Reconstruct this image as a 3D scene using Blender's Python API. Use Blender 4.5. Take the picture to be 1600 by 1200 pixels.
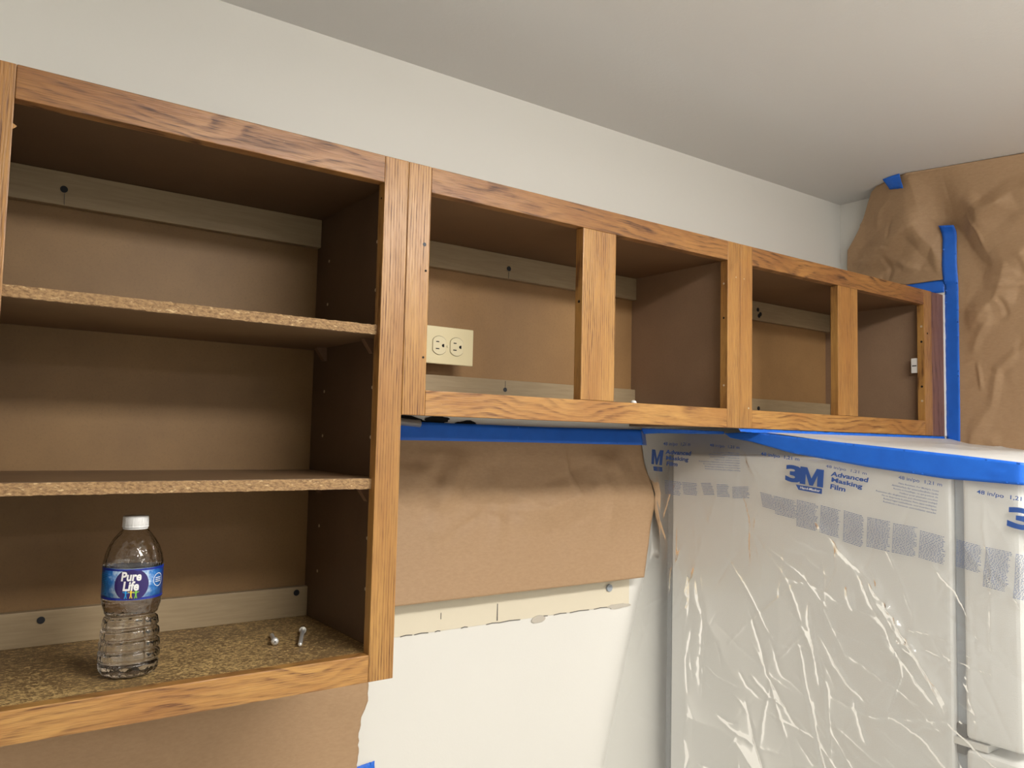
import bpy, bmesh, math, random
import numpy as np
from mathutils import Vector, Matrix

for o in list(bpy.data.objects): bpy.data.objects.remove(o)
scene = bpy.context.scene
C = scene.collection
ZO = 1.37            # all coordinates below are measured from the underside of the tall cabinet; the floor is 1.37 m lower
random.seed(7); RNG = np.random.default_rng(7)

# ------------------------------------------------------------------ camera
CAM = (-0.5648, -1.3599, 0.3502); YAW, PITCH, ROLL, FPX = 0.6274, 0.0668, 0.0227, 1254.87
fw = Vector((math.sin(YAW)*math.cos(PITCH), math.cos(YAW)*math.cos(PITCH), math.sin(PITCH)))
rt0 = Vector((math.cos(YAW), -math.sin(YAW), 0)); up0 = rt0.cross(fw)
rt = rt0*math.cos(ROLL) + up0*math.sin(ROLL); up = up0*math.cos(ROLL) - rt0*math.sin(ROLL)
cd = bpy.data.cameras.new('camera'); cam = bpy.data.objects.new('camera', cd); C.objects.link(cam)
m = Matrix((( rt.x, up.x, -fw.x, CAM[0]), (rt.y, up.y, -fw.y, CAM[1]), (rt.z, up.z, -fw.z, CAM[2]+ZO), (0, 0, 0, 1)))
cam.matrix_world = m
cd.sensor_fit = 'HORIZONTAL'; cd.sensor_width = 36; cd.lens = FPX/1600*36; cd.clip_start = .02
scene.camera = cam

# ------------------------------------------------------------------ world, exposure, lamp constants
w = bpy.data.worlds.new('world'); scene.world = w; w.use_nodes = True
w.node_tree.nodes['Background'].inputs[0].default_value = (.9, .95, 1, 1)
w.node_tree.nodes['Background'].inputs[1].default_value = .0
scene.view_settings.view_transform = 'Standard'; scene.view_settings.look = 'None'
scene.view_settings.gamma = 1; scene.view_settings.use_curve_mapping = False
scene.view_settings.exposure = 0.0
LAMP_POS = (.44, -1.60); LAMP_POWER = 37.5; FILL_POS = (.52, -3.1); FILL_POWER = 12.0; LAMP_COL = (1, .962, .905)  # the second lamp is an added fill light
scene.cycles.max_bounces = 14; scene.cycles.transmission_bounces = 14; scene.cycles.transparent_max_bounces = 24

# ------------------------------------------------------------------ node helpers
class NT:
    def __init__(s, name):
        s.m = bpy.data.materials.new(name); s.m.use_nodes = True
        s.t = s.m.node_tree; s.t.nodes.clear()
        s.out = s.t.nodes.new('ShaderNodeOutputMaterial')
    def n(s, typ, ins=None, **kw):
        nd = s.t.nodes.new('ShaderNode'+typ)
        for k, v in kw.items(): setattr(nd, k, v)
        for k, v in (ins or {}).items():
            if hasattr(v, 'is_output'): s.t.links.new(v, nd.inputs[k])
            else: nd.inputs[k].default_value = v
        return nd
    def math(s, op, a, b=0.0, c=None, clamp=False):
        ins = {0: a, 1: b}
        if c is not None: ins[2] = c
        return s.n('Math', ins, operation=op, use_clamp=clamp).outputs[0]
    def mix(s, f, a, b):
        nd = s.n('Mix', data_type='RGBA')
        for i, v in ((0, f), (6, a), (7, b)):
            if hasattr(v, 'is_output'): s.t.links.new(v, nd.inputs[i])
            else: nd.inputs[i].default_value = v if i == 0 else (*v, 1)
        return nd.outputs[2]
    def ramp(s, f, stops):
        nd = s.n('ValToRGB', {0: f}); e = nd.color_ramp.elements
        while len(e) < len(stops): e.new(.5)
        for i, (p, c) in enumerate(stops):
            e[i].position = p; e[i].color = (c, c, c, 1) if not isinstance(c, tuple) else (*c, 1)
        return nd.outputs[0]
    def coords(s, rnd=True):
        tc = s.n('TexCoord').outputs['Object']
        if not rnd: return tc
        r = s.n('ObjectInfo').outputs['Random']
        off = s.n('CombineXYZ', {0: s.math('MULTIPLY', r, 13.7), 1: s.math('MULTIPLY', r, 7.3), 2: s.math('MULTIPLY', r, 21.1)})
        return s.n('VectorMath', {0: tc, 1: off.outputs[0]}, operation='ADD').outputs[0]
    def scale(s, v, sc):
        return s.n('VectorMath', {0: v, 1: sc}, operation='MULTIPLY').outputs[0]
    def noise(s, v, scale, detail=3, rough=.55, dist=0):
        return s.n('TexNoise', {'Vector': v, 'Scale': scale, 'Detail': detail, 'Roughness': rough, 'Distortion': dist}).outputs[0]
    def done(s, color, rough=.5, bump=None, bstr=.2, bdist=.001, **kw):
        p = s.n('BsdfPrincipled')
        for k, v in {'Base Color': color, 'Roughness': rough, **{k.replace('_', ' '): v for k, v in kw.items()}}.items():
            if hasattr(v, 'is_output'): s.t.links.new(v, p.inputs[k])
            else: p.inputs[k].default_value = (*v, 1) if isinstance(v, tuple) and len(v) == 3 else v
        if bump is not None:
            b = s.n('Bump', {'Height': bump, 'Strength': bstr, 'Distance': bdist})
            s.t.links.new(b.outputs[0], p.inputs['Normal'])
        s.t.links.new(p.outputs[0], s.out.inputs[0])
        return s.m

def plain(name, col, rough=.5, **kw): return NT(name).done(col, rough, **kw)

def oak(name, axis, rings, warp, light, mid, dark, contrast, stretch=3.2):
    t = NT(name); v = t.coords(); sx = t.n('SeparateXYZ', {0: v}).outputs
    along, acr, dep = (sx[0], sx[2], sx[1]) if axis == 'X' else (sx[2], sx[0], sx[1])
    base = t.n('CombineXYZ', {0: t.math('MULTIPLY', along, stretch), 1: t.math('MULTIPLY', acr, 13), 2: t.math('MULTIPLY', dep, 8)}).outputs[0]
    d = t.noise(base, 1.0, 1.5, .45)
    wob = t.noise(t.n('CombineXYZ', {0: t.math('MULTIPLY', along, 45), 1: t.math('MULTIPLY', acr, 190), 2: dep}).outputs[0], 1, 2)
    r = t.math('ADD', t.math('MULTIPLY', acr, rings), t.math('MULTIPLY', d, warp))
    r = t.math('ADD', r, t.math('MULTIPLY', wob, .30))
    saw = t.math('FRACT', r)
    ring = t.ramp(saw, [(0, .0), (.30, .02), (.72, 1.0), (.84, .8), (.93, .12), (1, .0)])
    pv = t.n('CombineXYZ', {0: t.math('MULTIPLY', along, 26), 1: t.math('MULTIPLY', acr, 520), 2: t.math('MULTIPLY', dep, 520)}).outputs[0]
    pore = t.ramp(t.noise(pv, 1, 2, .6), [(.44, 0.0), (.62, 1.0)])
    fine = t.noise(t.n('CombineXYZ', {0: t.math('MULTIPLY', along, 7), 1: t.math('MULTIPLY', acr, 190), 2: dep}).outputs[0], 1, 3)
    big = t.noise(base, 1.7, 3)
    c = t.mix(t.ramp(big, [(.35, 0.0), (.65, 1.0)]), light, mid)
    c = t.mix(t.math('MULTIPLY', t.ramp(fine, [(.38, 0.0), (.66, 1.0)]), .5), c, mid)
    blot = t.ramp(t.noise(t.n('CombineXYZ', {0: t.math('MULTIPLY', along, 9), 1: t.math('MULTIPLY', acr, 30), 2: dep}).outputs[0], 1, 3), [(.40, .25), (.62, 1.0)])
    fac = t.math('MULTIPLY', t.math('MULTIPLY', ring, blot), t.math('ADD', t.math('MULTIPLY', pore, .55), .45))
    fac = t.math('MULTIPLY', t.math('ADD', fac, t.math('MULTIPLY', pore, .20)), contrast, clamp=True)
    c = t.mix(fac, c, dark)
    wear = t.ramp(t.noise(t.scale(v, (40, 40, 40)), 6, 4, .7), [(.70, 0.0), (.78, .4)])
    c = t.mix(wear, c, (.70, .50, .28))
    rg = t.math('ADD', t.math('MULTIPLY', fac, .2), t.math('ADD', .30, t.math('MULTIPLY', big, .12)))
    h = t.math('SUBTRACT', 1.0, t.math('ADD', t.math('MULTIPLY', pore, .6), t.math('MULTIPLY', fine, .5)))
    return t.done(c, rg, h, .4, .0007, Coat_Weight=.15, Coat_Roughness=.25)

M = {}
M['oak_stile'] = oak('oak_stile', 'Z', 230, 5.0, (.51, .275, .080), (.39, .180, .048), (.125, .046, .013), 1.0, 1.6)
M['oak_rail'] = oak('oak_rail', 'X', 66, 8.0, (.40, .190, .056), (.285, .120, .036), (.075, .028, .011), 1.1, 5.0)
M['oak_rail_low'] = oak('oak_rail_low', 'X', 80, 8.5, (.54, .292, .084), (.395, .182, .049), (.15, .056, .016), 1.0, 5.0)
M['walnut'] = oak('stained_filler', 'Z', 60, 5, (.30, .145, .075), (.225, .105, .056), (.07, .028, .015), .8)

def board(name, col, dark, speck, sp_amt, rough=.55, sc=1.0):
    t = NT(name); v = t.coords()
    n1 = t.noise(v, 6*sc, 4, .6); n2 = t.noise(v, 260, 3, .7); n3 = t.noise(v, 700, 1)
    c = t.mix(t.ramp(n1, [(.3, 0.0), (.7, 1.0)]), dark, col)
    c = t.mix(t.math('MULTIPLY', t.ramp(n2, [(.5, 0.0), (.75, 1.0)]), .35), c, tuple(x*.6 for x in col))
    c = t.mix(t.math('MULTIPLY', t.ramp(n3, [(.68, 0.0), (.78, 1.0)]), sp_amt), c, speck)
    return t.done(c, rough, n2, .12, .0006)
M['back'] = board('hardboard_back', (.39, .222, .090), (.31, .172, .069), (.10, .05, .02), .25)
M['back1'] = board('hardboard_back_shaded', (.29, .166, .062), (.22, .122, .045), (.10, .05, .02), .25)  # back darkened to deepen the shade inside the tall cabinet
M['top1'] = board('brown_top_panel_shaded', (.145, .078, .037), (.115, .062, .03), (.3, .17, .08), .2)  # tall cabinet's top panel, its shade put into the colour
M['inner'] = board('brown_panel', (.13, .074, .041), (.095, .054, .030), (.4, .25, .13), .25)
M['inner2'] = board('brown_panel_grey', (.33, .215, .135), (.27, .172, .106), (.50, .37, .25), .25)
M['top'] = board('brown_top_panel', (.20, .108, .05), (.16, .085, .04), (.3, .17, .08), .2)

def worn(name):
    t = NT(name); v = t.coords()
    n1 = t.noise(v, 7, 3, .6)
    vo = t.n('TexVoronoi', {'Vector': t.scale(v, (1, 1.5, 1)), 'Scale': 210, 'Randomness': 1.0}, feature='F1')
    cellr = t.n('SeparateColor', {0: vo.outputs['Color']}).outputs[0]
    fl = t.noise(t.scale(v, (130, 290, 200)), 1, 3, .7, 1.8)
    mask = t.ramp(t.math('ADD', t.math('MULTIPLY', fl, .75), t.math('ADD', t.math('MULTIPLY', cellr, .14), t.math('MULTIPLY', n1, .22))), [(.575, 0.0), (.625, 1.0)])
    c = t.mix(n1, (.17, .104, .045), (.26, .165, .07))
    c = t.mix(mask, c, (.72, .50, .21))
    return t.done(c, .5, fl, .25, .0008)
M['worn'] = worn('worn_particleboard_floor')
def chip(name):
    t = NT(name); v = t.coords()
    a = t.noise(t.scale(v, (160, 300, 330)), 1, 4, .75); b = t.noise(t.scale(v, (110, 200, 260)), 1, 2)
    c = t.mix(t.ramp(a, [(.36, 0.0), (.6, 1.0)]), (.20, .11, .05), (.42, .26, .118))
    c = t.mix(t.ramp(b, [(.62, 0.0), (.72, 1.0)]), c, (.62, .44, .23))
    return t.done(c, .75, a, .5, .0015)
M['chip'] = chip('raw_chipboard_edge')
def strip():
    t = NT('maple_print_strip'); v = t.coords()
    g = t.noise(t.scale(v, (14, 100, 220)), 1, 3, .6, .6); h = t.noise(v, 3, 2)
    c = t.mix(t.ramp(g, [(.35, 0.0), (.7, 1.0)]), (.40, .30, .175), (.33, .24, .135))
    c = t.mix(t.math('MULTIPLY', h, .4), c, (.44, .35, .22))
    return t.done(c, .5)
M['strip'] = strip()

def paint(name, col, bump=.1, sc=220):
    t = NT(name); v = t.coords(False)
    n = t.noise(v, sc, 3, .6); b = t.noise(v, 1.3, 3)
    c = t.mix(b, tuple(x*.965 for x in col), col)
    return t.done(c, .55, n, bump, .0015)
M['wall'] = paint('wall_paint', (.83, .815, .765)); M['ceil'] = paint('ceiling_paint', (.87, .865, .85), .3, 130)
M['old'] = paint('old_cream_paint', (.79, .715, .56), .1, 90)
M['floor'] = paint('bounce_floor', (.74, .725, .69), .1, 60)  # unseen floor, kept pale to bounce light up to the ceiling
M['plaster'] = paint('plaster_chip', (.58, .53, .45), .3, 300)
M['black'] = plain('black_void', (.006, .006, .006), .9)
M['crack'] = plain('crack_line', (.12, .11, .10), .9)

def kraft(name):
    t = NT(name); v = t.coords()
    f = t.noise(t.scale(v, (1, 1, 2.5)), 90, 4, .65); b = t.noise(v, 4, 3)
    c = t.mix(t.ramp(f, [(.3, 0.0), (.7, 1.0)]), (.405, .255, .140), (.46, .30, .17))
    c = t.mix(t.math('MULTIPLY', b, .3), c, (.38, .235, .125))
    return t.done(c, .62, t.math('ADD', f, t.noise(v, 14, 3)), .12, .003)
M['kraft'] = kraft('kraft_paper')
def tape():
    t = NT('blue_painter_tape'); v = t.coords(); n = t.noise(v, 420, 2); b = t.noise(v, 25, 3)
    c = t.mix(b, (.012, .125, .66), (.018, .19, .86))
    return t.done(c, .5, n, .15, .0006)
M['tape'] = tape()
M['fridge'] = paint('fridge_enamel', (.88, .88, .86), .35, 420)
M['gasket'] = plain('grey_gasket', (.36, .40, .45), .5)
M['rear'] = plain('shaded_rear_metal', (.16, .17, .18), .5)  # rear metal; dark tone also paints the shadow side of that edge
M['dgrey'] = plain('dark_grey_plastic', (.05, .05, .05), .5)
M['ivory'] = plain('ivory_plastic', (.80, .70, .43), .35)
M['ivorydark'] = plain('ivory_gap', (.30, .24, .12), .6)
M['ivory2'] = plain('ivory_receptacle', (.82, .73, .48), .3)
M['white'] = plain('white_plastic', (.82, .81, .78), .35)
M['caulk'] = plain('white_caulk', (.86, .85, .82), .6)
M['zinc'] = plain('zinc_plated_steel', (.88, .88, .86), .38, Metallic=.6)
M['screwdark'] = plain('dark_screw', (.02, .022, .028), .4, Metallic=.3)
M['bronze'] = board('brown_support', (.20, .11, .06), (.17, .09, .05), (.3, .2, .1), .1)
M['pin'] = plain('pale_bare_hole_rim', (.55, .45, .32), .6)
M['galv'] = plain('galvanised_conduit', (.55, .55, .55), .4, Metallic=.7)
M['hole'] = plain('drilled_hole_black', (.012, .008, .006), .9)
M['print'] = plain('blue_film_print', (.035, .10, .36), .45)
M['printsm'] = plain('blue_grey_film_print', (.15, .20, .36), .5)
def film(name='clear_masking_film', haze=.19, gr=.17, fk=1.0):
    t = NT(name)
    tr = t.n('BsdfTransparent', {0: (.97, .975, .97, 1)}); df = t.n('BsdfDiffuse', {0: (.95, .95, .94, 1)})
    tl = t.n('BsdfTranslucent', {0: (.95, .95, .94, 1)}); ml = t.n('MixShader', {0: .35, 1: df.outputs[0], 2: tl.outputs[0]})
    lw = t.n('LayerWeight', {0: .35}).outputs['Facing']        # a slanting view passes through more film
    m1 = t.n('MixShader', {0: t.math('ADD', haze, t.math('MULTIPLY', lw, .30)), 1: tr.outputs[0], 2: ml.outputs[0]})
    gl = t.n('BsdfGlossy', {0: (1, 1, 1, 1), 'Roughness': gr}); fr = t.n('Fresnel', {0: 1.45})
    m2 = t.n('MixShader', {0: t.math('MULTIPLY', fr.outputs[0], fk), 1: m1.outputs[0], 2: gl.outputs[0]})
    t.t.links.new(m2.outputs[0], t.out.inputs[0]); return t.m
M['film'] = film(); M['film2'] = film('bunched_masking_film', .62, .32, .3)
def pet():
    t = NT('clear_pet'); v = t.coords(False)
    return t.done((1, 1, 1), .03, t.math('ADD', t.noise(v, 70, 2), t.math('MULTIPLY', t.noise(t.scale(v, (1, 1, .4)), 160, 1), .5)), .55, .004, Transmission_Weight=1.0, IOR=1.5)
M['pet'] = pet()
M['water'] = plain('water', (1, 1, 1), .0, Transmission_Weight=1.0, IOR=1.33)
M['cap'] = plain('white_cap', (.86, .86, .86), .35, Subsurface_Weight=.0)
def label_mat():
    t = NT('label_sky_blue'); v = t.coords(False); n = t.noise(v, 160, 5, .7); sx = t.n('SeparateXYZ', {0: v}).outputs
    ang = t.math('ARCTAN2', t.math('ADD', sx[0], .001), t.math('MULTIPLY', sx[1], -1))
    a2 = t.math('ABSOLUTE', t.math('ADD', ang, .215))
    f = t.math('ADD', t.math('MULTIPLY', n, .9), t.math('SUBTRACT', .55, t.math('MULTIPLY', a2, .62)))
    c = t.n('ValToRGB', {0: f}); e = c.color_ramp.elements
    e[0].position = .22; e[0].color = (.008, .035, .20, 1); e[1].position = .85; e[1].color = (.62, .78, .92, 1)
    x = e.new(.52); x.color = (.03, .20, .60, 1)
    return t.done(c.outputs[0], .3)
M['label'] = label_mat()
M['navy'] = plain('label_navy', (.028, .016, .13), .3); M['lblue'] = plain('label_border_blue', (.012, .03, .30), .3)
M['lwhite'] = plain('label_white', (.9, .9, .9), .3)
M['fig_blue'] = plain('figure_blue', (.02, .32, .75), .4); M['fig_yellow'] = plain('figure_yellow', (.85, .62, .05), .4); M['fig_green'] = plain('figure_green', (.22, .60, .05), .4)
tL = NT('lamp_diffuser'); em = tL.n('Emission', {0: (*LAMP_COL, 1), 1: LAMP_POWER}); tL.t.links.new(em.outputs[0], tL.out.inputs[0]); M['lamp'] = tL.m
tL = NT('fill_lamp_diffuser'); em = tL.n('Emission', {0: (*LAMP_COL, 1), 1: FILL_POWER}); tL.t.links.new(em.outputs[0], tL.out.inputs[0]); M['fill_lamp'] = tL.m

# ------------------------------------------------------------------ object helpers
def loc_of(o): return o.location if o is None or o.parent is None else o.location + loc_of(o.parent)
def tag(o, label=None, cat=None, group=None, kind=None):
    for k, v in (('label', label), ('category', cat), ('group', group), ('kind', kind)):
        if v: o[k] = v
    return o
def thing(name, at, label, cat, group=None):
    o = bpy.data.objects.new(name, None); o.empty_display_size = .05; C.objects.link(o)
    o.location = (at[0], at[1], at[2]+ZO); return tag(o, label, cat, group)
def link(name, verts, faces, mat, parent=None, smooth=False, origin=None, mats=None):
    V = np.array(verts, float)
    lo, hi = V.min(0), V.max(0)
    og = np.array(origin) if origin is not None else (lo+hi)/2
    me = bpy.data.meshes.new(name); me.from_pydata((V-og).tolist(), [], [tuple(f) for f in faces]); me.update()
    bm = bmesh.new(); bm.from_mesh(me); bmesh.ops.recalc_face_normals(bm, faces=bm.faces); bm.to_mesh(me); bm.free()
    if smooth: me.polygons.foreach_set('use_smooth', [True]*len(me.polygons))
    me.materials.append(M[mat] if isinstance(mat, str) else mat)
    o = bpy.data.objects.new(name, me); C.objects.link(o)
    p = Vector((og[0], og[1], og[2]+ZO))
    if parent is not None: o.parent = parent; p = p - loc_of(parent)
    o.location = p
    return o
def box(name, x0, x1, y0, y1, z0, z1, mat, parent=None, bev=.0012, seg=2):
    bm = bmesh.new()
    bmesh.ops.create_cube(bm, size=1)
    for v in bm.verts: v.co = Vector(((x0+x1)/2+v.co.x*(x1-x0), (y0+y1)/2+v.co.y*(y1-y0), (z0+z1)/2+v.co.z*(z1-z0)))
    if bev: bmesh.ops.bevel(bm, geom=bm.edges[:], offset=bev, segments=seg, affect='EDGES', profile=.6)
    vs = [tuple(v.co) for v in bm.verts]; bm.verts.index_update()
    fs = [[v.index for v in f.verts] for f in bm.faces]; bm.free()
    return link(name, vs, fs, mat, parent)
def cyl(name, c, r, h, axis, mat, parent=None, seg=20, r2=None, smooth=False):
    # disc/cylinder centred at c along axis
    a = Vector(axis).normalized(); u = a.orthogonal().normalized(); w_ = a.cross(u); c = Vector(c); r2 = r if r2 is None else r2
    vs, fs = [], []
    for k, (rr, t) in enumerate(((r, -h/2), (r2, h/2))):
        for i in range(seg):
            th = 2*math.pi*i/seg; vs.append(tuple(c + a*t + u*rr*math.cos(th) + w_*rr*math.sin(th)))
    for i in range(seg): fs.append((i, (i+1) % seg, seg+(i+1) % seg, seg+i))
    fs += [tuple(range(seg)), tuple(range(seg, 2*seg))]
    return link(name, vs, fs, mat, parent, smooth)
def lathe(name, prof, c, mat, parent=None, seg=48, fn=None, smooth=True, closed=True, origin=None):
    vs, fs = [], []; n = len(prof)
    for (r, z) in prof:
        for i in range(seg):
            th = 2*math.pi*i/seg; rr, zz = (r, z) if fn is None else fn(r, z, th)
            vs.append((c[0]+rr*math.cos(th), c[1]+rr*math.sin(th), c[2]+zz))
    for k in range(n-1):
        for i in range(seg): fs.append((k*seg+i, k*seg+(i+1) % seg, (k+1)*seg+(i+1) % seg, (k+1)*seg+i))
    if closed: fs += [tuple(range(seg)), tuple(range((n-1)*seg, n*seg))]
    return link(name, vs, fs, mat, parent, smooth, origin)
def sheet(name, G, th, mat, parent=None, mask=None, smooth=True):
    """closed thin sheet from a grid of points G[i,j,3]; th = thickness along the normal"""
    n, k = G.shape[:2]
    du = np.gradient(G, axis=0); dv = np.gradient(G, axis=1); N = np.cross(du, dv); N /= (np.linalg.norm(N, axis=2, keepdims=True)+1e-12)
    V = np.concatenate([G.reshape(-1, 3), (G+N*th).reshape(-1, 3)]); off = n*k
    idx = np.arange(n*k).reshape(n, k)
    keep = np.ones((n-1, k-1), bool) if mask is None else mask
    F = []; edge = {}
    for i in range(n-1):
        for j in range(k-1):
            if not keep[i, j]: continue
            q = (idx[i, j], idx[i+1, j], idx[i+1, j+1], idx[i, j+1]); q = tuple(int(a) for a in q)
            F.append(q); F.append(tuple(a+off for a in reversed(q)))
            for a, b in zip(q, q[1:]+q[:1]):
                if (b, a) in edge: del edge[(b, a)]
                else: edge[(a, b)] = 1
    for a, b in edge: F.append((a, a+off, b+off, b))
    used = sorted({a for f in F for a in f}); mp = {a: i for i, a in enumerate(used)}
    o = link(name, V[used], [[mp[a] for a in f] for f in F], mat, parent, smooth)
    return o
def lerp_curve(xs, ys, x): return np.interp(x, xs, ys)
def polyd(P, pts):
    """distance from points P[...,2] to a polyline"""
    best = np.full(P.shape[:-1], 1e9); tt = np.zeros(P.shape[:-1]); L = 0; segs = []
    for a, b in zip(pts[:-1], pts[1:]): segs.append(math.dist(a, b))
    tot = sum(segs)
    for (a, b), l in zip(zip(pts[:-1], pts[1:]), segs):
        a = np.array(a); d = np.array(b)-a; t = np.clip(((P-a)@d)/(d@d), 0, 1)
        q = np.linalg.norm(P-(a+t[..., None]*d), axis=-1); s = q < best
        best = np.where(s, q, best); tt = np.where(s, (L+t*l)/tot, tt); L += l
    return best, tt
def crease(P, pts, wd, h):
    d, t = polyd(P, pts); return h*np.exp(-(d/wd))*np.clip(np.sin(np.pi*np.clip(t*.96+.02, 0, 1))*1.6, 0, 1)
def rand_creases(P, box_, n, L, wd, h, rng, ang=None):
    out = np.zeros(P.shape[:-1])
    for _ in range(n):
        c = np.array([rng.uniform(box_[0], box_[1]), rng.uniform(box_[2], box_[3])]); a = rng.uniform(0, math.pi) if ang is None else rng.normal(ang[0], ang[1])
        l = L*rng.uniform(.4, 1.2); d = np.array([math.cos(a), math.sin(a)]); k = np.array([-d[1], d[0]])*rng.uniform(-.15, .15)*l
        out += crease(P, [tuple(c-d*l/2), tuple(c+k), tuple(c+d*l/2)], wd*rng.uniform(.6, 1.4), h*rng.uniform(-1, 1))
    return out
def fold(P, pts, wd, h):
    """sharp ridge with straight flanks, as in crumpled paper"""
    d, t = polyd(P, pts); return h*np.maximum(0, 1-d/wd)*np.clip(np.sin(np.pi*np.clip(t, 0, 1))*1.5, 0, 1)
def folds(P, box_, n, L, wd, h, rng, ang=None):
    out = np.zeros(P.shape[:-1])
    for _ in range(n):
        c = np.array([rng.uniform(box_[0], box_[1]), rng.uniform(box_[2], box_[3])]); a = rng.uniform(0, math.pi) if ang is None else rng.normal(ang[0], ang[1])
        l = L*rng.uniform(.4, 1.2); d = np.array([math.cos(a), math.sin(a)]); k = np.array([-d[1], d[0]])*rng.uniform(-.2, .2)*l
        out += fold(P, [tuple(c-d*l/2), tuple(c+k), tuple(c+d*l/2)], wd*rng.uniform(.5, 1.5), h*rng.uniform(-1, 1))
    return out
def waves(P, rng, n, f, amp):
    out = np.zeros(P.shape[:-1])
    for _ in range(n):
        k = rng.normal(size=2)*f; out += np.sin(P@k+rng.uniform(0, 6.28))
    return out*amp/math.sqrt(n)

# ------------------------------------------------------------------ room
XR, ZC, D, H = 1.6348, 1.0761, .305, .762
XL, YF, ZF = -2.2, -3.9, -ZO
def wall(name, x0, x1, y0, y1, z0, z1, mat): return tag(box(name, x0, x1, y0, y1, z0, z1, mat, None, 0), kind='structure')
wb = wall('wall_back', XL-.1, XR+.1, 0, .1, ZF-.1, ZC+.1, 'wall')
wr = wall('wall_right', XR, XR+.1, YF-.1, 0, ZF-.1, ZC+.1, 'wall')
wall('wall_left', XL-.1, XL, YF-.1, 0, ZF-.1, ZC+.1, 'wall')
wall('wall_front', XL, XR, YF-.1, YF, ZF-.1, ZC+.1, 'wall')
ce = wall('ceiling', XL, XR, YF, 0, ZC, ZC+.1, 'ceil')
wall('floor', XL, XR, YF, 0, ZF-.1, ZF, 'floor')

# details of the back wall: unpainted cream band, cracks, chips, torn holes, nail pops
box('old_paint_band', .004, .768, -.0012, .002, -.0265, .31, 'old', wb, .0004)
def flat_poly(name, pts, y, mat, parent, th=.0012):
    n = len(pts); vs = [(x, y, z) for x, z in pts]+[(x, y+th, z) for x, z in pts]
    fs = [tuple(range(n)), tuple(range(n, 2*n))]+[(i, (i+1) % n, n+(i+1) % n, n+i) for i in range(n)]
    return link(name, vs, fs, mat, parent)
def blob(cx, cz, rx, rz, n, jit, rng):
    return [(cx+rx*math.cos(t)*(1+rng.uniform(-jit, jit)), cz+rz*math.sin(t)*(1+rng.uniform(-jit, jit))) for t in np.linspace(0, 2*math.pi, n, endpoint=False)]
for x0, x1 in ((.175, .20), (.205, .235), (.25, .262), (.31, .325), (.37, .40), (.40, .455), (.50, .528), (.545, .58), (.59, .645), (.66, .70)):
    flat_poly('paint_crack', [(x0, -.0275), ((x0+x1)/2, -.0262), (x1, -.0272), (x1, -.0258), ((x0+x1)/2, -.0247), (x0, -.0262)], -.002, 'crack', wb)
flat_poly('paint_crack', [(.395, -.022), (.3975, -.022), (.397, .012), (.3958, .012)], -.002, 'crack', wb)
flat_poly('paint_crack', [(.262, -.004), (.2632, -.004), (.2632, .008), (.262, .008)], -.002, 'crack', wb)
flat_poly('plaster_chip', blob(.503, -.031, .018, .008, 14, .15, RNG), -.0022, 'plaster', wb)
flat_poly('plaster_chip', blob(.735, -.027, .034, .006, 16, .25, RNG), -.0024, 'plaster', wb)
cyl('wall_anchor', (.703, -.003, .0165), .0085, .006, (0, 1, 0), 'gasket', wb, 8)
rg = np.random.default_rng(3)
flat_poly('torn_hole', blob(.178, .372, .045, .016, 22, .25, rg), -.002, 'black', wb)
flat_poly('torn_hole', blob(.243, .382, .024, .009, 20, .3, rg), -.002, 'black', wb)
flat_poly('torn_hole', blob(.31, .374, .026, .009, 20, .3, rg), -.002, 'black', wb)
for x, z, r in ((-.0425, 1.0431, .006), (.1067, 1.0352, .004)):
    cyl('nail_pop', (x, -.0006, z), r, .0016, (0, 1, 0), 'wall', wb, 14, r*.4)

# ceiling lamps above and behind the viewpoint; the far one is added as fill
def lamp(pos, mat, label):
    x, y = pos
    t = thing('ceiling_light', (x, y, ZC), label, 'light', 'long ceiling lights')
    box('base_plate', x-.60, x+.60, y-.13, y+.13, ZC-.02, ZC-.0005, 'white', t, .003)
    for sx in (-1, 1): box('end_cap', x+sx*.605-.010, x+sx*.605+.010, y-.135, y+.135, ZC-.088, ZC-.0005, 'white', t, .006)
    pr = [(.128*math.cos(a_), -.022-.062*math.sin(a_)**.6) for a_ in np.linspace(0.02, math.pi-.02, 17)]     # wrap-round diffuser
    vs = [(x+sx*.594, y+p, ZC+z) for sx in (-1, 1) for p, z in pr]; n_ = len(pr)
    link('diffuser', vs, [(i, i+1, n_+i+1, n_+i) for i in range(n_-1)]+[tuple(range(n_)), tuple(range(n_, 2*n_))], mat, t)
lamp(LAMP_POS, 'lamp', 'long wrap-round ceiling light in front of the open cabinets')
lamp(FILL_POS, 'fill_lamp', 'added ceiling fill light at the far end of the room')

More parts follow.
